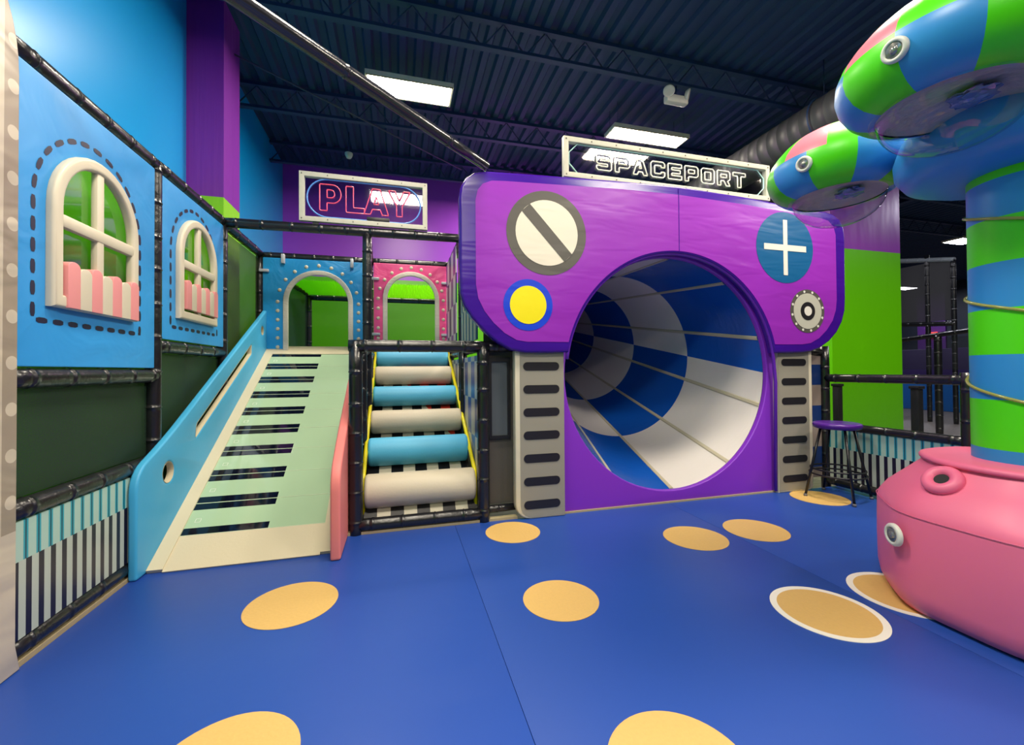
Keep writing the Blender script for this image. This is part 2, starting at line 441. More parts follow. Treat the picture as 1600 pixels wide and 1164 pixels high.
netx(XP-.02, 4.94, 6.08, 1.6, 2.83, net('olive_netting', '#26321a', .72)); quadmesh('netting', [(-1.69, 6.2, 1.6), (-1.41, 7.38, 1.6), (-1.41, 7.38, 2.56), (-1.69, 6.2, 2.68)], net('dark_side_netting', '#10202a', .86), fr)
nety(7.40, -1.68, .70, 1.6, 2.52, net('back_netting', '#1c2a12', .45), fr)
# ribbed lime roof net behind the arches
bm = bmesh.new(); n = 100
for row in range(1):
    A = []; B = []
    for i in range(n*4+1):
        x = -1.66+2.36*i/(n*4); w = .012*sin(i*pi/2*1.0)
        A.append(bm.verts.new((x, 6.75, 2.70+w))); B.append(bm.verts.new((x, 7.36, 2.585+w)))
    for i in range(n*4): bm.faces.new((A[i], A[i+1], B[i+1], B[i]))
def limesheet():
    m, nt, b = newmat('translucent_lime_sheet'); b.inputs['Base Color'].default_value = hexc('#8fe818'); b.inputs['Roughness'].default_value = .5
    t = nt.nodes.new('ShaderNodeBsdfTranslucent'); t.inputs[0].default_value = hexc('#a8ff20'); mx = nt.nodes.new('ShaderNodeMixShader'); mx.inputs[0].default_value = .5
    nt.links.new(b.outputs[0], mx.inputs[1]); nt.links.new(t.outputs[0], mx.inputs[2]); nt.links.new(mx.outputs[0], nt.nodes['Material Output'].inputs[0]); return m
finish(bm, 'ribbed_roof_panel', limesheet(), fr)['label'] = 'ribbed lime green roof sheet'
box('deck', -1.68, .70, 6.16, 7.38, 1.48, 1.60, mat('deck_blue_vinyl', '#2a8fc4', .4), fr, bev=.02)
nety(6.17, -1.68, -.40, .12, 1.45, NETB, fr)
box('wood_skirting', -1.80, -1.693, 2.35, 3.36, -.03, .024, WOOD, fr)

# grey polka dot column at the far left
def dotcolmat():
    m, nt, b = newmat('grey_vinyl_with_white_dots'); g = NG(nt); P = g.pos()
    dz = g.m('SUBTRACT', g.m('MULTIPLY', g.m('FRACT', g.m('DIVIDE', g.m('ADD', P[2], -.045), .2085)), .2085), .104)
    dy = g.m('SUBTRACT', P[1], 2.408)
    d = g.m('SQRT', g.m('ADD', g.m('MULTIPLY', dz, dz), g.m('MULTIPLY', dy, dy)))
    dot = g.m('MULTIPLY', g.m('LESS_THAN', d, .031), g.m('GREATER_THAN', P[2], .72))
    edge = g.m('LESS_THAN', P[1], 2.360)
    low = g.m('LESS_THAN', P[2], .64)
    w = g.m('MAXIMUM', g.m('MAXIMUM', dot, edge), low)
    nt.links.new(g.mix(w, '#998c7c', '#c4b9a6'), b.inputs['Base Color']); b.inputs['Roughness'].default_value = .4
    n = nt.nodes.new('ShaderNodeTexNoise'); n.inputs['Scale'].default_value = 6; n.inputs['Distortion'].default_value = 1.5
    bp = nt.nodes.new('ShaderNodeBump'); bp.inputs['Distance'].default_value = .02
    nt.links.new(n.outputs['Fac'], bp.inputs['Height']); nt.links.new(bp.outputs[0], b.inputs['Normal'])
    return m
pts = [(1.75, 0), (2.465, 0), (2.44, .12), (2.44, 2.72)]+[(2.44-.20*(1-cos(a)), 2.72+.42*sin(a)) for a in [i*pi/16 for i in range(1, 9)]]+[(1.95, 3.15), (1.75, 3.0)]
col = plate('padded_column', [pts], 'YZ', -1.77, .19, dotcolmat(), None, bev=.008, res=3)
tag(col, 'grey padded vinyl column with white polka dots at the left edge', 'column')

# left piano print
o = box('piano_print_panel', -1.712, -1.700, 2.40, 3.62, .12, .665, PIANO_L); tag(o, 'piano key print panel low on the left wall beside the slide', 'printed panel', 'printed vinyl side panels')

# window panels
def window_panel(label, y0, y1, z0, z1, wy0, wy1, wz0, wzt, inset):
    t = thing('window_panel', label, 'wall panel', group='blue toy window panels')
    ws = wzt-(wy1-wy0)/2
    fw = .068
    hole = arch(wy0+fw*.5, wy1-fw*.5, wz0+fw*.5, ws)
    sh = plate('vinyl_sheet', [rrect(y0, y1, z0, z1, .01), hole], 'YZ', -1.712, .016, BLUE, t, bev=.004)
    # dashes printed on the sheet, following the frame outline
    off = .075; path = []
    A = arch(wy0-off, wy1+off, wz0-off, ws, 40)
    A = A+[A[0]]
    seg = [(Vector(A[i]), Vector(A[i+1])) for i in range(len(A)-1)]
    tot = sum((b-a).length for a, b in seg); nd = 33; ds = []
    def at(s):
        s %= tot
        for a, b in seg:
            l = (b-a).length
            if s <= l: return a+(b-a)*(s/l)
            s -= l
        return seg[-1][1]
    bm = bmesh.new()
    for k in range(nd):
        s0 = tot*(k+.2)/nd; ln = tot/nd*.66; P = [at(s0+ln*j/4) for j in range(5)]
        L1 = []; L2 = []
        for j, p in enumerate(P):
            d = (P[min(j+1, 4)]-P[max(j-1, 0)]).normalized(); nrm = Vector((-d.y, d.x)); w = .014*(.6 if j in (0, 4) else 1)
            L1.append(bm.verts.new((-1.7025, *(p+nrm*w)))); L2.append(bm.verts.new((-1.7025, *(p-nrm*w))))
        for j in range(4): bm.faces.new((L1[j], L1[j+1], L2[j+1], L2[j]))
    joinmesh(sh, [finish(bm, 'dashes', DASH)])
    f = plate('window_frame', [arch(wy0, wy1, wz0, ws), arch(wy0+fw, wy1-fw, wz0+fw, ws)], 'YZ', -1.690, .05, CREAM, t, bev=.018, res=4)
    cy = (wy0+wy1)/2; zb = wz0+.455
    bm = bmesh.new(); addbox(bm, -1.712, -1.675, cy-.032, cy+.032, wz0+.03, wzt-.04, .012); finish(bm, 'glazing_bar', CREAM, f, auto=40)
    bm = bmesh.new(); addbox(bm, -1.712, -1.668, wy0+.04, wy1-.04, zb-.036, zb+.036, .016); finish(bm, 'glazing_bar', CREAM, f, auto=40)
    bm = bmesh.new(); bm.faces.new([bm.verts.new((-1.716, a, b)) for a, b in arch(wy0+.05, wy1-.05, wz0+.05, ws)]); finish(bm, 'pane', PANE, t)
    # scalloped striped valance at the foot of the window
    a0, a1 = wy0+fw+.012, wy1-.022
    zb0 = wz0+(.004 if not inset else .085); zt0 = wz0+(.215 if not inset else .29)
    n = 7; w = (a1-a0)/n; v = []
    for k in range(n):
        b0, b1 = a0+k*w, a0+(k+1)*w; zz = zt0+(-.012 if k % 2 else .006)
        ptsk = [(b0, zb0), (b1, zb0)]+[((b0+b1)/2+w/2*cos(q), zz+.03*sin(q)) for q in [pi*i/8 for i in range(9)]]
        v.append(plate('stripe', [ptsk], 'YZ', -1.679, .044, CREAM if k % 2 else PINKA, None, bev=.003))
    first = v[0]; first.name = 'striped_valance'; first.parent = t; joinmesh(first, v[1:])
    first['label'] = 'pink and cream striped scalloped valance'
    return t
window_panel('large blue vinyl panel with arched toy window, nearest the grey dotted column', 2.40, 3.61, 1.385, 2.835, 2.632, 3.352, 1.69, 2.575, False)
window_panel('second blue vinyl window panel farther back, next to the black corner post', 3.715, 4.85, 1.605, 2.835, 3.905, 4.615, 1.785, 2.665, True)

# ------------------------------------------------------------------ arch panels
def arch_panel(name, label, x0, x1, z0, z1, ax0, ax1, azs, m, straps, dot):
    t = thing(name, label, 'arch panel', group='vinyl arch doorways'); Y = 6.07; tw = .062
    plate('vinyl_sheet', [rrect(x0, x1, z0, z1, .01), arch(ax0+tw*.6, ax1-tw*.6, z0+.01, azs, 24)], 'XZ', Y, .016, m, t, bev=.004)
    outer = arch(ax0, ax1, z0, azs, 24); inner = arch(ax0+tw, ax1-tw, z0+.0001, azs, 24)
    ring = outer[1:]+[outer[0]]; inn = inner[1:]+[inner[0]]
    loop = ring+inn[::-1]
    plate('arch_trim', [loop], 'XZ', Y-.022, .04, CREAMW, t, bev=.01)
    cx = (ax0+ax1)/2; r = (ax1-ax0)/2+dot; h = azs-z0
    P = [(cx-r, z0+.06+i*(h-.06)/5.0) for i in range(5)]+[(cx-r*cos(a), azs+r*sin(a)) for a in [pi*i/10 for i in range(11)]]+[(cx+r, z0+.06+i*(h-.06)/5.0) for i in range(5)]
    for (x, z) in P:
        bm = bmesh.new(); lathe(bm, [(.024, 0), (.022, .008), (.013, .014), (0, .016)], 14)
        bm.transform(Matrix.Translation((x, Y-.008, z)) @ Matrix.Rotation(pi/2, 4, 'X')); finish(bm, 'stud', CREAM, t)
    for (x, z, hz) in straps:
        if hz: box('strap', x-.06, x+.05, Y-.05, Y-.012, z-.018, z+.018, STRAP, t, bev=.006)
        else: box('strap', x-.02, x+.02, Y-.07, Y-.012, z-.06, z+.06, STRAP, t, bev=.006)
    return t
arch_panel('arch_panel', 'blue vinyl arch doorway with pale studs at the top of the slide', -1.685, -.43, 1.615, 2.835, -1.445, -.590, 2.265, BLUE2, [(-1.44, 2.82, 0), (-.60, 2.81, 0), (-1.66, 2.66, 1)], .068)
arch_panel('arch_panel', 'hot pink vinyl arch doorway with pale studs above the roller climb', -.325, .675, 1.615, 2.845, -.205, .565, 2.355, PINKV, [(-.30, 2.62, 1), (.655, 2.60, 1), (-.29, 1.86, 1), (.65, 1.86, 1)], .06)
for c in COL.objects:
    pass

# checkered side panels by the roller climb
o = box('checkered_panel', .664, .676, 4.99, 6.03, 1.62, 2.84, CHK_U); tag(o, 'purple and white checkered panel right of the pink arch', 'printed panel', 'printed vinyl side panels')
o = box('checkered_panel', .70, .712, 3.84, 4.84, 1.64, 2.84, checkmat('blue_white_long_checks', 1, .10, .5, ('#bdbcb6', '#2f5f9a', '#28508a'))); tag(o, 'blue and white checkered panel half hidden behind the purple facade', 'printed panel', 'printed vinyl side panels')
o = box('checkered_panel', .706, .716, 3.80, 6.0, .06, 1.49, CHK_L); tag(o, 'blue and white checkered panel along the right side of the roller climb', 'printed panel', 'printed vinyl side panels')
o = box('checkered_panel', 4.46, 4.71, 3.765, 3.78, .10, 1.52, CHK_X); tag(o, 'narrow taupe and navy checkered strip right of the facade behind the stool', 'printed panel', 'printed vinyl side panels')

# ------------------------------------------------------------------ piano slide
sl = thing('piano_slide', 'ramp slide with glass piano keys between a blue and a salmon side panel', 'slide')
SY0, SZ0, SY1, SZ1 = 3.385, .012, 6.08, 1.645
def side_outline():
    p = [(3.28, 0), (3.50, 0), (3.50, .02), (6.07, 1.60), (6.22, 1.60), (6.22, 1.9), (6.12, 2.16), (6.05, 2.155), (3.62, .83), (3.28, .66)]
    return p
out = roundpoly([(3.28, 0), (6.2, 0), (6.2, 1.62), (6.13, 2.18), (3.66, .86), (3.28, .70)], [.02, .02, .02, .07, .22, .14], 6)
def slot(y0, z0, y1, z1, w, sl_=.55):
    # slanted hand slot with pointed lower end
    dy = y1-y0
    return roundpoly([(y0, z0), (y1, z1-.02), (y1, z1+.09), (y0+.02, z0+.115)], .025, 4)
holes = [circ(3.675, .617, .078, 28), slot(4.10, .80, 5.50, 1.585, .09), circ(5.90, 1.87, .055, 20)]
sp = plate('side_panel', [out]+holes, 'YZ', -1.667, .052, [CYANP], sl, bev=.016, res=4)
# cream foam lining inside the cut-outs
for k, h in enumerate(holes):
    bm = bmesh.new(); n = len(h); c = Vector((sum(p[0] for p in h)/n, sum(p[1] for p in h)/n))
    q = [[bm.verts.new((x, *(c+(Vector(p)-c)*s))) for p in h] for x, s in ((-1.689, 1.0), (-1.689, .985), (-1.6445, .985), (-1.6445, 1.0))]
    for a in range(3):
        for i in range(n): bm.faces.new((q[a][i], q[a][(i+1) % n], q[a+1][(i+1) % n], q[a+1][i]))
    finish(bm, 'cutout_lining', FOAM, sp)
out2 = roundpoly([(3.24, 0), (6.2, 0), (6.2, 1.62), (6.13, 2.18), (3.62, .86), (3.24, .66)], [.02, .02, .02, .07, .2, .14], 6)
out2 = roundpoly([(3.24, 0), (4.9, 0), (4.9, 1.50), (4.75, 1.47), (3.62, .86), (3.24, .62)], [.02, .02, .02, .07, .2, .14], 6)
sp2 = plate('side_panel', [out2, circ(4.02, .545, .13, 28)], 'YZ', -.440, .07, [PINKF], sl, bev=.016, res=4); sp2['label'] = 'salmon pink side panel'
bm = bmesh.new(); sweep(bm, [(-.385, 4.02+.13*cos(a), .545+.13*sin(a)) for a in [2*pi*i/28 for i in range(28)]], .028, 8, closed=True)
finish(bm, 'porthole_ring', FOAM, sp2)
XA, XB = -1.640, -.478
def rp(x, s, h=0):   # point on ramp: s 0..1 along, h normal offset
    d = Vector((0, SY1-SY0, SZ1-SZ0)); nrm = Vector((0, -d.z, d.y)).normalized()
    return Vector((x, SY0, SZ0))+d*s+nrm*h
LR = sqrt((SY1-SY0)**2+(SZ1-SZ0)**2)
def rslab(name, x0, x1, s0, s1, h0, h1, m, par=sl, x0b=None, x1b=None):
    bm = bmesh.new(); xs0 = x0b if x0b is not None else x0; xs1 = x1b if x1b is not None else x1
    lo = [bm.verts.new(rp(*a)) for a in ((x0, s0, h0), (x1, s0, h0), (xs1, s1, h0), (xs0, s1, h0))]
    hi = [bm.verts.new(rp(*a)) for a in ((x0, s0, h1), (x1, s0, h1), (xs1, s1, h1), (xs0, s1, h1))]
    bm.faces.new(hi); bm.faces.new(lo[::-1])
    for i in range(4): bm.faces.new((lo[i], lo[(i+1) % 4], hi[(i+1) % 4], hi[i]))
    return finish(bm, name, m, par)
rslab('ramp_body', XA, XB, .0, 1.0, -.07, -.004, FOAM)
rslab('ramp_border', XA, XA+.095, .0, 1.0, -.004, .014, FOAM); rslab('ramp_border', XB-.085, XB, .0, 1.0, -.004, .014, FOAM)
GX0, GX1 = XA+.095, XB-.085
SG0, SG1 = .085, .955
rslab('ramp_lip', GX0, GX1, -.005, SG0, -.004, .006, FOAM); rslab('top_border', GX0, GX1, SG1, 1.02, -.004, .014, FOAM)
NK = 9; ds = (SG1-SG0)/NK; KX = GX0+.575
for k in range(NK):
    s0 = SG0+ds*k; s1 = s0+ds
    g = rslab('glass_key', GX0, GX1, s0+.0002, s1-.0002, -.004, .006, GKEY)
    kk = ds*.215
    a = rslab('k', GX0+.002, KX, s0+.0015, s0+kk, .006, .0072, BKEY, None); b = rslab('k', GX0+.002, KX, s1-kk, s1-.0015, .006, .0072, BKEY, None)
    # small square key mark
    sc = s0+ds*.44; e = .019; w = .0035; q = []
    cx = GX0+.07
    for (xa, xb, sa, sb) in ((cx-e, cx+e, -e, -e+w), (cx-e, cx+e, e-w, e), (cx-e, cx-e+w, -e, e), (cx+e-w, cx+e, -e, e)):
        q.append(rslab('k', xa, xb, sc+sa/LR, sc+sb/LR, .006, .0072, GMARK, None))
    q.append(rslab('k', GX0, GX1, s0, s0+.0011, .006, .0074, SEAM, None))
    joinmesh(g, [a, b]+q)
# ------------------------------------------------------------------ roller climb
rc = thing('roller_climb', 'roller climb of blue and cream foam cylinders inside a black padded frame', 'climber')
for x, y in ((-.345, 3.73), (.735, 3.73)):
    post(x, y, -.03, 1.60, rc, r=.055)
rail((-.40, 3.73, 1.565), (.79, 3.73, 1.565), rc, r=.052); rail((-.345, 3.73, .07), (.735, 3.73, .07), rc, r=.052)
post(-.345, 4.35, -.03, 1.55, rc, r=.05); post(.735, 4.85, -.03, 1.55, rc, r=.04) if False else post(-.345, 5.4, -.03, 1.55, rc, r=.05)
rail((-.345, 3.73, 1.565), (-.345, 6.05, 1.565), rc, r=.045); rail((.745, 3.73, 1.565), (.745, 6.05, 1.565), rc, r=.04)
post(.70, 4.72, -.03, 1.55, rc, r=.03)
rail((.735, 3.73, 1.565), (1.10, 3.78, 1.565), rc); rail((.735, 3.76, .09), (1.05, 3.78, .09), rc, r=.035)
netx(-.345, 3.78, 6.0, .1, 1.53, NETB, rc)
box('wood_base', -.42, 1.04, 3.70, 3.76, -.03, .022, WOOD, rc)
RY = [3.88, 4.31, 4.74, 5.17, 5.60, 6.00]; RZ = [.305, .565, .805, 1.055, 1.295, 1.515]; RR = [.146, .136, .124, .117, .117, .117]
for k in range(6):
    m = mat('cream_roller_foam', '#c8bea8', .5, .001, 50) if k % 2 == 0 else mat('sky_roller_foam', '#4fb2dc', .5, .001, 50)
    bm = bmesh.new(); r = RR[k]; c = .03; x0, x1 = -.285, .675
    xs = [(x0, r-c)]+[(x0+c-c*cos(a), r-c+c*sin(a)) for a in (pi/8, pi/4, 3*pi/8, pi/2)]+[(x1-c+c*sin(a), r-c+c*cos(a)) for a in (0, pi/8, pi/4, 3*pi/8, pi/2)]
    sweep(bm, [(x, RY[k], RZ[k]) for x, _ in xs], [q for _, q in xs], 40)
    o = finish(bm, 'roller', m, rc); o['label'] = 'cream foam roller' if k % 2 == 0 else 'sky blue foam roller'
# striped slope behind the rollers
def slopemat():
    m, nt, b = newmat('black_white_red_striped_vinyl'); g = NG(nt); P = g.pos()
    u = g.m('FRACT', g.m('DIVIDE', g.m('ADD', P[0], 5.02), .225)); blk = g.m('LESS_THAN', u, .5)
    red = g.m('MULTIPLY', g.m('GREATER_THAN', P[2], .55), g.m('GREATER_THAN', g.m('SINE', g.m('ADD', g.m('MULTIPLY', P[0], 4.5), g.m('MULTIPLY', P[1], 2.2))), .25))
    c = g.mix(blk, g.mix(red, '#d3cdb8', '#e2402c'), '#17171b')
    nt.links.new(c, b.inputs['Base Color']); b.inputs['Roughness'].default_value = .35
    return m
bm = bmesh.new(); pp = [(3.80, .10), (3.86, .17), (6.0, 1.40), (6.0, 1.36), (3.9, .13)]
A = [bm.verts.new((-.29, y, z)) for y, z in pp]; B = [bm.verts.new((.69, y, z)) for y, z in pp]
bm.faces.new(A); bm.faces.new(B[::-1])
for i in range(5): bm.faces.new((A[i], A[(i+1) % 5], B[(i+1) % 5], B[i]))
finish(bm, 'striped_slope', slopemat(), rc)
for x in (-.300, .684):
    bm = bmesh.new(); sweep(bm, [(x, 3.84, .12), (x, 3.90, .42), (x, 6.0, 1.60)], .019, 10); finish(bm, 'yellow_side_pad', YPAD, rc)
# grey mesh bay between climb and facade
mb = thing('mesh_infill_panel', 'dark grey mesh infill with black frame between the roller climb and the facade', 'mesh panel')
box('mesh_sheet', .79, 1.10, 3.80, 3.806, .12, 1.52, mat('grey_mesh_fabric', '#4b4844', .7, .001, 200), mb)
box('upper_mesh_sheet', .77, 1.12, 3.87, 3.876, 1.60, 2.2, mat('grey_mesh_fabric', '#4b4844', .7), mb)
plate('inner_frame', [rrect(.80, 1.005, .72, 1.47, .004), rrect(.825, .975, .75, 1.43, .004)], 'XZ', 3.785, .02, BLKM, mb)
plate('inner_mesh', [rrect(.82, .98, .745, 1.435, .004)], 'XZ', 3.792, .004, mat('bluish_mesh_fabric', '#4a525a', .6), mb)

# ------------------------------------------------------------------ tunnel facade
TC = (2.705, 1.305); TR = 1.185
fa = thing('tunnel_facade', 'purple padded space-control facade with grey legs around a round tunnel mouth', 'facade')
YF = 3.66
op = 1.20; a_ = math.asin((1.515-TC[1])/op)
arc = [(TC[0]+op*cos(t), TC[1]+op*sin(t)) for t in [pi-a_+(2*a_-pi)*i/60 for i in range(61)]]   # left foot over the top to right foot
left = [(1.10, 1.508), (.97, 1.53), (.84, 1.60), (.72, 1.70), (.62, 1.81), (.55, 1.92), (.522, 2.02), (.515, 2.2), (.515, 2.86), (.53, 2.95), (.575, 3.03), (.65, 3.085), (.76, 3.11)]
top = [(1.3, 3.135), (2.0, 3.165), (2.7, 3.185), (3.5, 3.16), (4.1, 3.125), (4.62, 3.10)]
right = [(4.74, 3.085), (4.84, 3.03), (4.895, 2.94), (4.91, 2.82), (4.905, 2.15), (4.895, 2.0), (4.85, 1.87), (4.77, 1.75), (4.66, 1.65), (4.52, 1.57), (4.38, 1.53), (4.25, 1.52)]
outl = left+top+right+[(4.05, 1.515)]+arc[::-1]+[(1.3, 1.507)]
ban = plate('purple_banner', [outl], 'XZ', YF, .10, PURD, fa, bev=.022, res=4)
li = [(1.12, 1.605), (1.02, 1.62), (.91, 1.68), (.81, 1.77), (.73, 1.87), (.675, 1.98), (.655, 2.10), (.655, 2.84), (.675, 2.93), (.72, 2.99), (.80, 3.025), (.92, 3.035)]
ti = [(1.5, 3.06), (2.1, 3.085), (2.7, 3.095), (3.5, 3.075), (4.2, 3.04), (4.55, 3.02)]
ri = [(4.66, 3.0), (4.735, 2.94), (4.765, 2.85), (4.765, 2.12), (4.75, 2.0), (4.70, 1.88), (4.61, 1.77), (4.50, 1.68), (4.38, 1.625), (4.27, 1.61)]
op2 = 1.225; b_ = math.asin((1.607-TC[1])/op2)
arc2 = [(TC[0]+op2*cos(t), TC[1]+op2*sin(t)) for t in [pi-b_+(2*b_-pi)*i/60 for i in range(61)]]
YD = YF-.0505
face = plate('f', [li+ti+ri+[(4.05, 1.607)]+arc2[::-1]+[(1.3, 1.607)]], 'XZ', YD-.001, .002, PURL)
em = [face]
YE = YD-.0035
def disc(cx, cz, r, m, y, ri=None, n=48, rx=None):
    lp = [circ(cx, cz, rx or r, n, ry=r)]
    em.append(plate('f', lp, 'XZ', y, .002, m))
disc(1.315, 2.60, .385, GREYD, YE); disc(1.315, 2.60, .300, OFFW, YE-.0025)
ang = radians(-47)   # diagonal bar of the barred disc
bx, bz = cos(ang), sin(ang); L_, W_ = .297, .052
em.append(plate('f', [[(1.315+bx*L_-bz*W_*s-(0), 2.60+bz*L_+bx*W_*s) for s in (-1, 1)]+[(1.315-bx*L_-bz*W_*s, 2.60-bz*L_+bx*W_*s) for s in (1, -1)]], 'XZ', YE-.005, .002, GREYD))
disc(1.13, 1.937, .232, ROY, YE); disc(1.13, 1.937, .172, YEL, YE-.0025)
disc(4.045, 2.655, .385, TEALB, YE, rx=.385)
em.append(plate('f', [[(4.017, 2.355), (4.073, 2.355), (4.073, 2.62), (4.33, 2.62), (4.33, 2.685), (4.073, 2.685), (4.073, 2.955), (4.017, 2.955), (4.017, 2.685), (3.76, 2.685), (3.76, 2.62), (4.017, 2.62)]], 'XZ', YE-.003, .002, WHT))
disc(4.34, 1.975, .238, GREYD, YE); disc(4.34, 1.975, .195, mat('light_grey_print', '#b9b9ac', .4), YE-.0025); disc(4.34, 1.975, .10, BLKS, YE-.005); disc(4.34, 1.975, .052, WHT, YE-.0075)
for k in range(12): disc(4.34+.216*cos(k*pi/6+.2), 1.975+.216*sin(k*pi/6+.2), .014, WHT, YE-.0025, n=12)
em.append(plate('f', [rrect(2.712, 2.718, 2.53, 3.16, .002)], 'XZ', YE, .003, PURD))
joinmesh(ban, em)
# violet lower panel with the full round hole
plate('lower_panel', [[(1.485, 0), (3.975, 0), (3.975, 2.6), (1.485, 2.6)], circ(TC[0], TC[1], TR, 72)], 'XZ', 3.745, .06, PURP, fa, bev=.012, res=3)
# padded rim over the opening and down the right side
bm = bmesh.new()
P = [(TC[0]+1.203*cos(t), 3.64, TC[1]+1.203*sin(t)) for t in [pi-.12-(pi-.24)*i/60 for i in range(61)]]
P = P+[(3.945, 3.66, 1.2), (3.948, 3.68, .02)]
sweep(bm, P, .017, 10); finish(bm, 'padded_rim', PURR, fa)
# legs
def leg(outer, inner, xs0, xs1, zs0, zs1, nm):
    l = plate('leg', [outer], 'XZ', 3.705, .09, CREAM, fa, bev=.012)
    e = [plate('f', [inner], 'XZ', 3.659, .002, GREYL)]
    for k in range(7):
        z = zs0+(zs1-zs0)*k/6; e.append(plate('f', [rrect(xs0, xs1, z-.038, z+.038, .0375, 6)], 'XZ', 3.656, .004, BLKS))
    joinmesh(l, e)
leg(rrect(1.015, 1.49, .0, 1.56, [.14, 0, 0, 0]), rrect(1.06, 1.487, .012, 1.56, [.11, 0, 0, 0]), 1.092, 1.44, 1.385, .127, 'l')
leg(rrect(3.975, 4.455, .0, 1.56, [0, .06, 0, 0]), rrect(3.978, 4.405, .016, 1.56, [0, .03, 0, 0]), 4.025, 4.365, 1.415, .145, 'r')
box('wood_base', 1.2, 4.3, 3.70, 3.72, -.03, .016, WOOD, fa)
for x, z in ((.756, 3.16), (4.82, 3.06)):
    tube('eye_bolt', [(x, 3.68, z-.05), (x, 3.68, z+.04)], .008, CHRM, fa)

# barrel tunnel, narrowing and rising away from the mouth
tn = thing('barrel_tunnel', 'inside of a tapering barrel tunnel checkered royal blue and white', 'tunnel')
NR = 6; NA = 120; Y0 = 3.775; dY = 1.06; T = 6.75
def tp(i, a, k=0):
    f = 1-i/T; z = TC[1]+i*.215; r = (TR+.004)*f-k
    return Vector((TC[0]+r*cos(a), Y0+i*dY*.97, z+r*sin(a)))
bm = bmesh.new(); sub = 3; rings = []
nrg = 5
for i in range(nrg*sub+1): rings.append([bm.verts.new(tp(i/sub, 2*pi*k/NA)) for k in range(NA)])
for i in range(nrg*sub):
    for k in range(NA):
        f = bm.faces.new((rings[i][k], rings[i][(k+1) % NA], rings[i+1][(k+1) % NA], rings[i+1][k])); f.smooth = True
        a = (360*(k+.5)/NA+360) % 360; q = int(a//90); R_ = i//sub
        # quadrant colours on the first ring: 0-90 blue, 90-180 white, 180-270 blue, 270-360 white
        f.material_index = (q+R_) % 2
me = bpy.data.meshes.new('barrel_wall'); bm.to_mesh(me); bm.free(); me.flip_normals()
link('barrel_wall', me, [TBLUE, TWHT], tn)
for k in range(10):
    a = radians(90.5-36*k)
    bm = bmesh.new(); n = 12; w = .024; V = []
    for i in range(n+1):
        s = nrg*i/n; f = 1-s/T*.8
        da = w*f/((TR)*(1-s/T))
        V.append([bm.verts.new(tp(s, a-da, .002)), bm.verts.new(tp(s, a-da*.6, .010)), bm.verts.new(tp(s, a+da*.6, .010)), bm.verts.new(tp(s, a+da, .002))])
    for i in range(n):
        for j in range(3): bm.faces.new((V[i][j], V[i][j+1], V[i+1][j+1], V[i+1][j]))
    finish(bm, 'batten', BATT, tn)
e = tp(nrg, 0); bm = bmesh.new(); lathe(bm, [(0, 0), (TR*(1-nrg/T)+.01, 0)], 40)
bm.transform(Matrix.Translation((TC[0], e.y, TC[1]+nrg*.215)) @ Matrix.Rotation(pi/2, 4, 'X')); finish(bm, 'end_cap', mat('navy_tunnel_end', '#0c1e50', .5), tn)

# ------------------------------------------------------------------ signs
GL = {
 'S': [[(0, .27), (0, .1), (.1, 0), (.9, 0), (1, .1), (1, .5), (.9, .61), (.27, .61), (.27, .76), (.72, .76), (.72, .7), (.98, .7), (.98, .9), (.88, 1), (.12, 1), (0, .9), (0, .5), (.1, .39), (.73, .39), (.73, .24), (.27, .24), (.27, .27)]],
 'P': [[(0, 0), (.27, 0), (.27, .3), (.88, .3), (1, .42), (1, .88), (.88, 1), (0, 1)], [(.27, .53), (.73, .53), (.73, .77), (.27, .77)]],
 'A': [[(0, 0), (.28, 0), (.36, .2), (.64, .2), (.72, 0), (1, 0), (.66, 1), (.34, 1)], [(.42, .42), (.58, .42), (.5, .72)]],
 'C': [[(1, .35), (1, .12), (.88, 0), (.12, 0), (0, .12), (0, .88), (.12, 1), (.88, 1), (1, .88), (1, .65), (.73, .65), (.73, .76), (.27, .76), (.27, .24), (.73, .24), (.73, .35)]],
 'E': [[(0, 0), (1, 0), (1, .24), (.27, .24), (.27, .39), (.9, .39), (.9, .61), (.27, .61), (.27, .76), (1, .76), (1, 1), (0, 1)]],
 'O': [[(.12, 0), (.88, 0), (1, .12), (1, .88), (.88, 1), (.12, 1), (0, .88), (0, .12)], [(.27, .24), (.73, .24), (.73, .76), (.27, .76)]],
 'R': [[(0, 0), (.27, 0), (.27, .32), (.52, .32), (.70, 0), (1, 0), (.82, .33), (1, .45), (1, .88), (.88, 1), (0, 1)], [(.27, .55), (.73, .55), (.73, .77), (.27, .77)]],
 'T': [[(.36, 0), (.64, 0), (.64, .76), (1, .76), (1, 1), (0, 1), (0, .76), (.36, .76)]],
 'Pr': [[(0, 0), (.34, 0), (.34, .3), (.6, .3)]+[(.6+.4*cos(a), .65+.35*sin(a)) for a in [-pi/2+pi*i/10 for i in range(1, 10)]]+[(.6, 1), (0, 1)], [(.34, .5), (.55, .5)]+[(.55+.15*cos(a), .65+.15*sin(a)) for a in [-pi/2+pi*i/6 for i in range(1, 6)]]+[(.55, .8), (.34, .8)]],
 'L': [[(0, 0), (1, 0), (1, .2), (.40, .2), (.40, 1), (0, 1)]],
 'Aw': [[(0, 0), (.26, 0), (.34, .2), (.66, .2), (.74, 0), (1, 0), (.66, 1), (.34, 1)], [(.40, .4), (.60, .4), (.5, .72)]],
 'Y': [[(.37, 0), (.63, 0), (.63, .42), (1, 1), (.70, 1), (.5, .64), (.30, 1), (0, 1), (.37, .42)]],
}
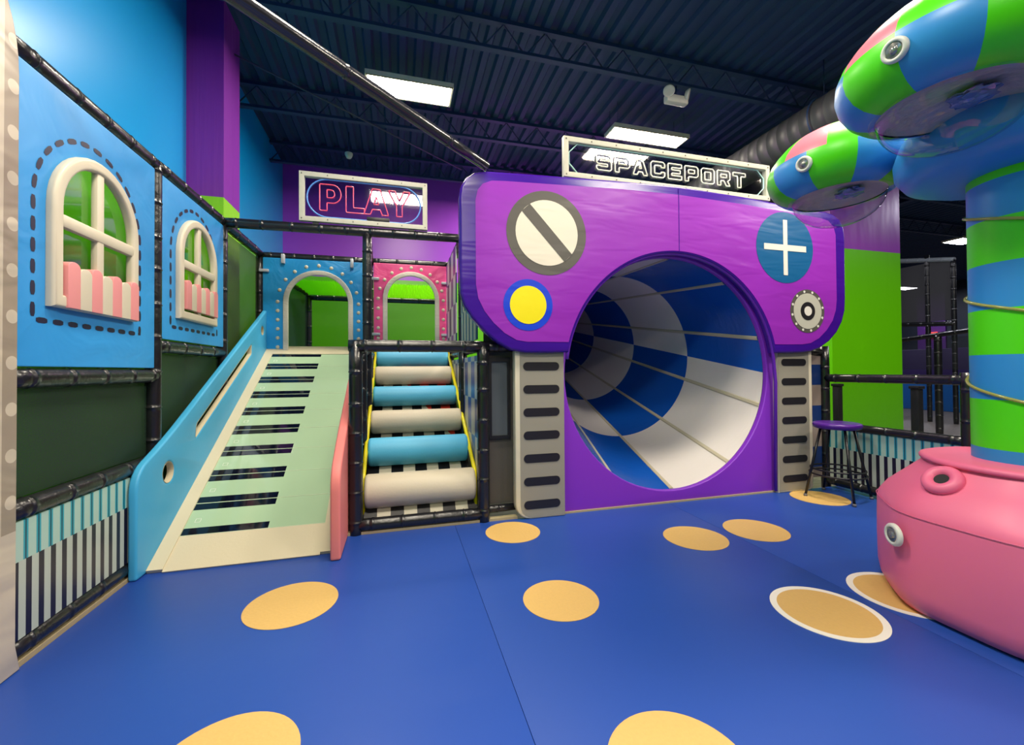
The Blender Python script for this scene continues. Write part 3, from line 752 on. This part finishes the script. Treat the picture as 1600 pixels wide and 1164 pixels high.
def glyph(key, x, z, w, h, y, r, m, par, skew=0):
    bm = bmesh.new()
    for lp in GL[key]:
        pts = []
        n = len(lp)
        for i in range(n):   # subdivide a little so corners stay crisp
            a = Vector(lp[i]); b = Vector(lp[(i+1) % n])
            for t in (.04, .5, .96): q = a+(b-a)*t; pts.append((x+q.x*w, y, z+q.y*h))
        sweep(bm, pts, r, 6, closed=True)
    return finish(bm, 'neon_letter', m, par)
def sign_frame(x0, x1, z0, z1, y, fw, par):
    F_ = plate('frame', [rrect(x0, x1, z0, z1, .004), rrect(x0+fw, x1-fw, z0+fw, z1-fw, .003)], 'XZ', y, .05, WFR, par, bev=.004)
    bm = bmesh.new()
    nx = int((x1-x0)/.25)
    for i in range(nx+1):
        for z in (z0+fw/2, z1-fw/2):
            x = x0+fw/2+(x1-x0-fw)*i/nx; addbox(bm, x-.005, x+.005, y-.029, y-.024, z-.005, z+.005)
    finish(bm, 'screws', mat('screw_steel', '#5a5850', .4, metal=.6), F_)
    yy = y+.010; quadmesh('acrylic_front', [(x0+fw*.6, yy, z0+fw*.6), (x1-fw*.6, yy, z0+fw*.6), (x1-fw*.6, yy, z1-fw*.6), (x0+fw*.6, yy, z1-fw*.6)], ACRY, par)
s1 = thing('spaceport_sign', 'white framed clear neon sign reading SPACEPORT above the purple facade', 'sign')
SX0, SX1, SZa, SZb, SY = 1.50, 3.89, 3.16, 3.545, 3.665
sign_frame(SX0, SX1, SZa, SZb, SY, .05, s1)
x = 1.845
for ch in 'SPACEPORT':
    glyph(ch, x, 3.272, .158, .155, SY-.005, .0065, NEONW, s1); x += .1975
ch = .085; ix0, ix1, iz0, iz1 = SX0+.062, SX1-.062, SZa+.055, SZb-.055
tube('border_tube', [(ix0, SY, iz0+ch), (ix0, SY, iz1-ch), (ix0+ch, SY, iz1), (ix1-ch, SY, iz1), (ix1, SY, iz1-ch), (ix1, SY, iz0+ch), (ix1-ch, SY, iz0), (ix0+ch, SY, iz0)], .006, NEONT, s1, 6, closed=True)
for x in (1.9, 2.7, 3.5): box('mounting_foot', x-.03, x+.03, SY-.012, SY+.012, 3.11, SZa+.004, BLKM, s1)
s2 = thing('play_sign', 'white framed clear neon sign reading PLAY in pink on the upper black rail', 'sign')
PX0, PX1, PZa, PZb, PY = -1.01, .325, 2.955, 3.485, 4.88
sign_frame(PX0, PX1, PZa, PZb, PY, .052, s2)
for key, x, w in (('Pr', -.81, .215), ('L', -.545, .19), ('Aw', -.36, .26), ('Y', -.10, .235)): glyph(key, x, 3.085, w, .285, PY-.005, .006, NEONP, s2)
cz = (PZa+PZb)/2; rr = .205; cx0, cx1 = PX0+.075+rr, PX1-.075-rr
P = [(cx0+rr*cos(a), PY, cz+rr*sin(a)) for a in [pi/2+pi*i/20 for i in range(21)]]+[(cx1+rr*cos(a), PY, cz+rr*sin(a)) for a in [-pi/2+pi*i/20 for i in range(21)]]
tube('border_tube', P, .008, NEONB, s2, 8, closed=True)
box('transformer_box', -.33, -.09, PY-.012, PY+.012, PZa+.058, PZa+.10, BLKM, s2, bev=.004)
for x in (-.85, .15): box('mounting_foot', x-.03, x+.03, PY-.012, PY+.012, 2.92, PZa+.004, BLKM, s2)

# overhead padded pole
o = padpipe('overhead_pole', (.756, 3.64, 3.165), (-1.62, 1.90, 3.40), .045, mat('glossy_dark_vinyl', '#23242c', .22, .004, 10, spec=.8), None, pitch=.9)
tag(o, 'dark glossy diagonal pole running overhead down to the facade top corner', 'pole')

# ------------------------------------------------------------------ right side fence
fe = thing('fence', 'black padded pole fence with mesh right of the facade, behind the stool', 'fence')
FX = 4.76
post(FX, 3.76, -.03, 1.60, fe); post(FX, 2.49, -.03, 1.30, fe)
rail((FX, 3.76, 1.235), (FX, 2.49, 1.235), fe, r=.045); rail((FX, 3.76, .70), (FX, 2.49, .70), fe, r=.042); rail((FX, 3.76, .07), (FX, 2.49, .07), fe, r=.045)
rail((4.45, 3.82, 1.53), (FX, 3.78, 1.53), fe)
netx(FX+.01, 2.53, 3.72, .74, 1.19, net('sheer_black_netting', '#1a1e16', .20), fe)
o = box('piano_print_panel', FX-.012, FX-.002, 2.54, 3.71, .115, .66, PIANO_R); tag(o, 'piano key print panel behind the bar stool below the right fence rail', 'printed panel', 'printed vinyl side panels')
for y, lab in ((3.86, 'short black square post with flat cap near the fence corner'), (3.06, 'short black square post behind the middle of the right fence')):
    t = thing('square_post', lab, 'post', group='short square posts behind the fence'); box('shaft', 5.05, 5.12, y-.035, y+.035, -.03, 1.13, BLKM, t, bev=.004); box('cap', 5.04, 5.13, y-.045, y+.045, 1.13, 1.16, BLKM, t, bev=.004)

# bar stool
st = thing('bar_stool', 'round bar stool with purple padded seat and black metal legs', 'stool')
sx, sy, sz = 4.41, 3.36, .775
bm = bmesh.new(); lathe(bm, [(0, -.055), (.185, -.055), (.205, -.045), (.212, -.02), (.208, -.002), (.19, .006), (.1, .004), (0, .0)], 40, (sx, sy, sz)); finish(bm, 'seat', PURS, st)
for k in range(4):
    a = radians(48+90*k+14); t0 = Vector((sx+.15*cos(a), sy+.15*sin(a), sz-.05)); t1 = Vector((sx+.30*cos(a), sy+.30*sin(a), .012))
    lg = tube('leg', [t0, t1], .0125, STB, st, 10)
    bm = bmesh.new(); lathe(bm, [(0, 0), (.017, 0), (.017, .022), (.012, .028)], 12, (t1.x, t1.y, 0)); finish(bm, 'foot_cap', mat('grey_rubber', '#6a6a70', .6), lg)
for z in (.30, .25):
    rr = .15+.15*(sz-.05-z)/(sz-.06)
    tube('foot_ring', [(sx+rr*.97*cos(a), sy+rr*.97*sin(a), z) for a in [2*pi*i/32 for i in range(32)]], .009, STB, st, 8, closed=True)

# ------------------------------------------------------------------ striped tree with saucers
def oct_(bm, w):
    """plan outline: softly rounded octagon, one flat side towards -X"""
    for v in bm.verts:
        d = Vector((v.co.x-3.33, v.co.y-1.47)); th = atan2(d.y, d.x)
        g = 1/sum(abs(cos(th-q*pi/4))**16 for q in range(4))**(1/16)
        f = 1+w*(g-1); v.co.x = 3.33+d.x*f; v.co.y = 1.47+d.y*f
tr = thing('space_tree', 'padded space tree with pink base, green and blue striped trunk and saucers', 'play structure')
CX, CY_ = 3.33, 1.47
bm = bmesh.new()
lathe(bm, [(0, 0.001), (.57, .001), (.615, .015), (.640, .05), (.652, .12), (.655, .30), (.652, .52), (.645, .553), (.630, .580), (.60, .625), (.52, .705), (.45, .775), (.435, .80)], 144, (CX, CY_, 0))
oct_(bm, 1)
for v in bm.verts: v.co.x = CX+(v.co.x-CX)*.978; v.co.y = CY_+(v.co.y-CY_)*.978
bs = finish(bm, 'base', PINKB, tr)
bm = bmesh.new(); lathe(bm, [(.43, .80), (.447, .806), (.450, .82), (.442, .832), (.425, .838), (0, .840)], 96, (CX, CY_, 0)); oct_(bm, .5); finish(bm, 'base_lid', PINKB, tr)
ring = [(CX+.640*cos(a), CY_+.640*sin(a), .538) for a in [2*pi*i/90 for i in range(90)]]
bm = bmesh.new(); sweep(bm, ring, .0022, 6, closed=True); oct_(bm, 1); finish(bm, 'base_seam', mat('pink_seam', '#d86890', .5), bs)
def on_base(az, r, z, tilt):
    """frame on the base wall: az direction, tilt of outward normal upward"""
    M = Matrix.Translation((CX+r*cos(az), CY_+r*sin(az), z)) @ Matrix.Rotation(az, 4, 'Z') @ Matrix.Rotation(pi/2-tilt, 4, 'Y')
    return M    # local +Z points outward
az = radians(186)
bm = bmesh.new(); prof = [(.045+.05*(1-cos(t))/1-.0, 0) for t in (0,)]
rings = []
for k in range(36):
    a = 2*pi*k/36
    rings.append((.060*cos(a), .060*sin(a), .004))
sweep(bm, rings, .030, 14, closed=True); bm.transform(Matrix.Translation((2.842, 1.60, .735)) @ Matrix.Rotation(pi, 4, 'Z') @ Matrix.Rotation(radians(45), 4, 'Y')); finish(bm, 'porthole_ring', PINKB, bs)
bm = bmesh.new(); lathe(bm, [(0, .014), (.034, .014)], 24); bm.transform(Matrix.Translation((2.842, 1.60, .735)) @ Matrix.Rotation(pi, 4, 'Z') @ Matrix.Rotation(radians(45), 4, 'Y')); finish(bm, 'porthole_hole', mat('dark_hole', '#0c0c14', .6), bs)
def lamp(M, r, par):
    bm = bmesh.new(); lathe(bm, [(r, 0), (r, .012), (r*.9, .02), (r*.68, .022), (r*.62, .012)], 32); bm.transform(M); a = finish(bm, 'light_ring', WHT, par)
    bm = bmesh.new(); lathe(bm, [(r*.62, .012), (r*.55, .02), (r*.35, .012), (r*.3, .022), (0, .026)], 32); bm.transform(M); finish(bm, 'light_lens', LENS, par)
lamp(Matrix.Translation((2.692, 1.735, .41)) @ Matrix.Rotation(radians(156), 4, 'Z') @ Matrix.Rotation(pi/2, 4, 'Y'), .062, bs)
# trunk
bands = [(.823, .875, TBL)]; z = .875; gi = 0
zs = [.82, .905, 1.16, 1.415, 1.67, 1.925, 2.18, 2.44]
zs = [.82, .905, 1.172, 1.415, 1.662, 1.91, 2.15, 2.36, 2.44]
bm = bmesh.new(); prof = []
TRr = .235
for i, z in enumerate(zs): prof.append((TRr, z))
prof2 = []; idx = []
for i in range(len(zs)-1):
    for s in (0, .5): prof2.append((TRr, zs[i]+(zs[i+1]-zs[i])*s)); idx.append(i)
prof2.append((TRr, zs[-1]))
lathe(bm, prof2, 64, (CX, CY_, 0), mfun=lambda i, k: (idx[i]) % 2)
finish(bm, 'trunk', [TBL, GRN], tr)
# hub
bm = bmesh.new(); lathe(bm, [(.20, 2.40), (.30, 2.41), (.42, 2.425), (.50, 2.46), (.545, 2.53), (.55, 2.60), (.52, 2.70), (.42, 2.80), (.25, 2.88), (0, 2.92)], 64, (CX, CY_, 0)); finish(bm, 'hub', TBL, tr)
# rope light spiral
P = []
for i in range(261):
    a = radians(-25)+i/260*2*pi*3.05; P.append((CX+(TRr+.009)*cos(a), CY_+(TRr+.009)*sin(a), 2.17-.475*(a-radians(155))/(2*pi)))
def ropemat():
    m, nt, b = newmat('clear_rope_light'); b.inputs['Base Color'].default_value = hexc('#c9c86a'); b.inputs['Roughness'].default_value = .15
    b.inputs['Transmission Weight'].default_value = .5
    return m
bm = bmesh.new(); sweep(bm, P, .0085, 8); finish(bm, 'rope_light', ropemat(), tr)
# saucers
def saucer(cx, cy, z0, phase, lamps, sc=1.0, up=0.0):
    prof = [(.285, 0), (.31, .006), (.36, .03), (.405, .07), (.437, .125), (.450, .18), (.445, .235), (.425, .285), (.39, .335), (.345, .385), (.29, .43), (.22, .468), (.12, .495), (0, .502)]
    SEG = 120; seam = 6; nl = 10
    def mf(i, k):
        a = (k+.5)/SEG*nl
        if i < seam: return int((a+phase) % nl) % 2
        return 2 if int((a+phase+up) % nl) % 2 else 1
    bm = bmesh.new(); lathe(bm, prof, SEG, (cx, cy, z0), mf)
    s = finish(bm, 'saucer', [TBL, GRN, SALM], tr)
    bm = bmesh.new(); lathe(bm, [(0, .05), (.20, .045), (.285, .008)], 48, (cx, cy, z0)); finish(bm, 'inner_disc', mat('pale_inner_disc', '#b3a9a4', .35, .01, 20), s)
    # crumpled blue-grey foil lying in the dome
    bm = bmesh.new(); bmesh.ops.create_icosphere(bm, subdivisions=3, radius=.075)
    for v in bm.verts: v.co = Vector((v.co.x*1.2, v.co.y*1.2, v.co.z*.35))*random.uniform(.75, 1.15)+Vector((cx+.05, cy-.05, z0+.02))
    finish(bm, 'foil_filling', mat('crumpled_foil', '#7f86b8', .25, metal=.6), s)
    bm = bmesh.new(); D = [(.312, -.003), (.286, -.008)]+[(.280*cos(t), -.012-.20*sin(t)) for t in [pi/2*i/12 for i in range(12)]]+[(0, -.212)]
    lathe(bm, D, 56, (cx, cy, z0)); finish(bm, 'clear_dome', DOME, s)
    for (a, i) in lamps:
        (ra, za), (rb, zb) = prof[i], prof[i+1]; r = (ra+rb)/2; z = (za+zb)/2; tilt = atan2(ra-rb, zb-za)
        M = Matrix.Translation((cx+r*cos(a), cy+r*sin(a), z0+z)) @ Matrix.Rotation(a, 4, 'Z') @ Matrix.Rotation(pi/2-tilt, 4, 'Y')
        lamp(M, .052, s)
    return s
saucer(2.60, 1.40, 2.62, .8333, [(radians(186), 4)])
saucer(3.17, 2.38, 2.62, 9.5833, [(radians(193), 4)], up=.6)

# ------------------------------------------------------------------ ceiling fittings
def fixture(x, y, w, d, label, diff=DIFF, group='ceiling lights'):
    t = thing('ceiling_light', label, 'ceiling light', group=group); z = ZC-.16
    bm = bmesh.new(); addbox(bm, x-w/2, x+w/2, y-d/2, y+d/2, z, z+.06)
    finish(bm, 'housing', mat('light_housing', '#d8d4c4', .5), t)
    quadmesh('diffuser', [(x-w/2+.03, y-d/2+.03, z-.003), (x-w/2+.03, y+d/2-.03, z-.003), (x+w/2-.03, y+d/2-.03, z-.003), (x+w/2-.03, y-d/2+.03, z-.003)], diff, t)
    nh = 4
    for i in range(2):
        for s in (-1, 1):
            xx = x+s*(w/2-.08); yy = y+(i*2-1)*(d/2-.05)
            tube('hanger', [(xx, yy, z+.05), (xx, yy, ZC+.27)], .004, BEAM, t, 5)
    # small prismatic lip along the diffuser edge
    bm = bmesh.new(); addbox(bm, x-w/2+.01, x+w/2-.01, y-d/2+.004, y-d/2+.02, z-.01, z)
    finish(bm, 'louvre_edge', mat('louvre', '#b09a70', .5), t)
    return t
fixture(.17, 5.96, 1.16, .45, 'bright ceiling light above the PLAY sign, partly crossed by the diagonal pole')
fixture(4.05, 6.18, 1.40, .36, 'bright ceiling light just above the SPACEPORT sign')
for x, l in ((2.65, 'added fill light near the purple back wall, hidden behind the facade on the left'), (5.2, 'added fill light near the purple back wall, hidden behind the duct')): fixture(x, 8.6 if x < 3 else 8.9, 1.0, .5, l)  # added lamps hidden behind the facade, brighten the purple back wall
fixture(.05, 2.6, 1.20, .60, 'added out-of-view fill light straight above the foot of the piano slide')  # added fill lamp above the view, lifts overall brightness
fixture(3.95, 2.6, 1.20, .60, 'added out-of-view fill light straight above the round tunnel mouth')  # second added fill lamp above the view, evens out floor and facade
for x, y, l in ((12, 4, 'added unseen fill light in the next room nearest the fence'), (21, 6, 'added unseen fill light deep in the next room'), (12, 14, 'added unseen fill light in the next room behind the facade')): fixture(x, y, 1.2, .6, l, DIFF2)  # unseen lamps added to brighten the dark far room
for k, (x, y) in enumerate([(0.0, 0.0), (3.85, .55), (7.8, .6), (0.0, -4.4), (3.9, -4.4)]):
    fixture(x, y, 1.20, .60, ['ceiling light over the middle left of the room behind the view', 'ceiling light over the open mat before the facade', 'ceiling light beyond the striped tree to the right', 'rearmost ceiling light on the left', 'rearmost ceiling light on the right'][k])
fixture(24.1, 14.94, 1.1, .6, 'small distant ceiling light just right of the green pier edge', DIFF2)
fixture(16.9, 8.9, .9, .55, 'distant ceiling light touching the edge of the striped trunk', DIFF2)
fixture(9.5, 7.6, 1.2, .6, 'distant ceiling light hidden behind the green pier', DIFF2)
# emergency light
el = thing('emergency_light', 'white twin-head emergency light on the dark ceiling', 'emergency light')
ex, ey, ez = 3.74, 5.0, 5.10
box('housing', ex-.17, ex+.17, ey-.05, ey+.05, ez-.07, ez+.04, WHT, el, bev=.02)
for s, tilt in ((-1, -25), (1, 55)):
    bm = bmesh.new(); lathe(bm, [(0, -.04), (.045, -.035), (.075, .0), (.078, .02), (.065, .024), (.05, .012), (0, .012)], 24)
    bm.transform(Matrix.Translation((ex+s*.15, ey-.05, ez+.055)) @ Matrix.Rotation(radians(tilt), 4, 'Z') @ Matrix.Rotation(radians(105), 4, 'X')); finish(bm, 'lamp_head', WHT, el)
tube('stem', [(ex, ey, ez+.04), (ex, ey, ZC-.12)], .012, BEAM, el)
sd = thing('smoke_detector', 'small round white smoke detector on the dark ceiling above the PLAY sign', 'smoke detector')
bm = bmesh.new(); lathe(bm, [(0, -.07), (.04, -.065), (.06, -.03), (.07, 0), (.07, .02)], 20, (-.85, 8.05, 5.27)); finish(bm, 'sensor_cap', WHT, sd)
tube('stem', [(-.85, 8.05, 5.28), (-.85, 8.05, ZC+.27)], .01, BEAM, sd)
# spiral duct
bm = bmesh.new(); ss = []; y = 9.5
while y > -2:
    ss += [(y, .30), (y-.165, .30), (y-.168, .306), (y-.177, .306)]; y -= .18
sweep(bm, [(5.78, a, 4.82) for a, _ in ss], [b for _, b in ss], 40)
dt = thing('air_duct', 'large round black ribbed air duct under the ceiling on the right', 'duct'); finish(bm, 'duct_tube', DUCT, dt)
for y in (7.5, 4.5, 1.5): tube('hanger_strap', [(5.78+.32*cos(a), y, 4.82+.32*sin(a)) for a in [2*pi*i/24 for i in range(24)]], .012, BEAM, dt, 6, closed=True); tube('hanger_rod', [(5.78, y, 5.14), (5.78, y, ZC+.28)], .008, BEAM, dt, 6)

# ------------------------------------------------------------------ far play area on the right
ff = thing('netting_tower', 'distant tall frame of black poles and netting beyond the green pier', 'play frame')
FXX = 13.0
def fpost(y, z1, r=.05): padpipe('post', (FXX, y, -.03), (FXX, y, z1), r, BLK, ff)
fpost(8.3, 4.3); fpost(7.55, 4.2); fpost(7.03, 3.95)
padpipe('rail', (FXX, 8.6, 4.3), (FXX, 7.0, 3.95), .06, mat('pale_rail', '#7b8288', .4), ff); padpipe('rail', (FXX, 8.9, 2.55), (FXX, 7.0, 2.40), .06, BLK, ff)
netx(FXX, 7.03, 8.6, 2.5, 4.0, NETG, ff)
padpipe('rail', (10.6, 6.9, 1.92), (10.6, 5.0, 2.1), .05, BLK, ff); padpipe('post', (10.6, 6.0, -.03), (10.6, 6.0, 2.0), .06, BLK, ff)
netx(10.6, 5.0, 6.95, 1.3, 1.95, NETL, ff)
o = box('wall_pad', 16.4, 16.48, 5.0, 12, -.03, .98, mat('pad_blue', '#1274d6', .45), None, bev=.02); tag(o, 'bright blue low wall padding in the far room beyond the fence', 'wall pad')
o = box('low_partition', 17.0, 17.15, 5.0, 12, -.03, 1.95, mat('ledge_purple', '#3f2c6c', .5), None, bev=.02); tag(o, 'dark purple low partition behind the far blue padding', 'partition')
struct(box('wall_far', 27.0, 27.2, -6, 20, -.1, ZC+.6, mat('far_wall_paint', '#2b3344', .6)))
struct(box('trim_2', 26.9, 27.0, 14.9, 15.9, -.03, 2.3, mat('far_green', '#5fae2a', .5)))
struct(box('trim_3', 26.9, 27.0, 14.9, 16.1, 2.3, 5.2, mat('far_purple', '#6a3a98', .5)))
struct(box('trim_4', 26.9, 27.0, 9.8, 14.7, -.03, 2.1, mat('far_green2', '#3c6a38', .5)))
struct(box('wall_side', -2.5, 28, 19.8, 20, -.1, ZC+.6, W_DK))
struct(box('wall_divider', 7.4, 7.6, 6.0, 20, -.1, ZC+.6, W_DK))
o = box('exit_sign', 26.8, 26.86, 15.2, 15.65, 2.88, 3.16, emit('exit_red', '#ff5040', 1.2)); tag(o, 'tiny red lit exit sign far away in the next room', 'exit sign')

# ------------------------------------------------------------------ world, camera, view
w = bpy.data.worlds.new('world'); S.world = w; w.use_nodes = True
w.node_tree.nodes['Background'].inputs[0].default_value = (.55, .6, .75, 1); w.node_tree.nodes['Background'].inputs[1].default_value = .25

f, yaw, pit, roll, cyp = 657.3, radians(15.11), radians(.72), radians(-.43), 570.3
fw = Vector((sin(yaw)*cos(pit), cos(yaw)*cos(pit), sin(pit))); rt = Vector((cos(yaw), -sin(yaw), 0)); up = rt.cross(fw)
r2 = rt*cos(roll)+up*sin(roll); u2 = up*cos(roll)-rt*sin(roll)
cd = bpy.data.cameras.new('camera'); cam = bpy.data.objects.new('camera', cd); COL.objects.link(cam)
cam.matrix_world = Matrix(((r2.x, u2.x, -fw.x, 0), (r2.y, u2.y, -fw.y, 0), (r2.z, u2.z, -fw.z, 1.35), (0, 0, 0, 1)))
cd.sensor_fit = 'HORIZONTAL'; cd.sensor_width = 36; cd.lens = f/1600*36; cd.shift_y = -(582-cyp)/1600; cd.clip_start = .05
S.camera = cam
S.view_settings.view_transform = 'Standard'; S.view_settings.look = 'None'; S.view_settings.gamma = 1; S.view_settings.use_curve_mapping = False
S.view_settings.exposure = 0.36
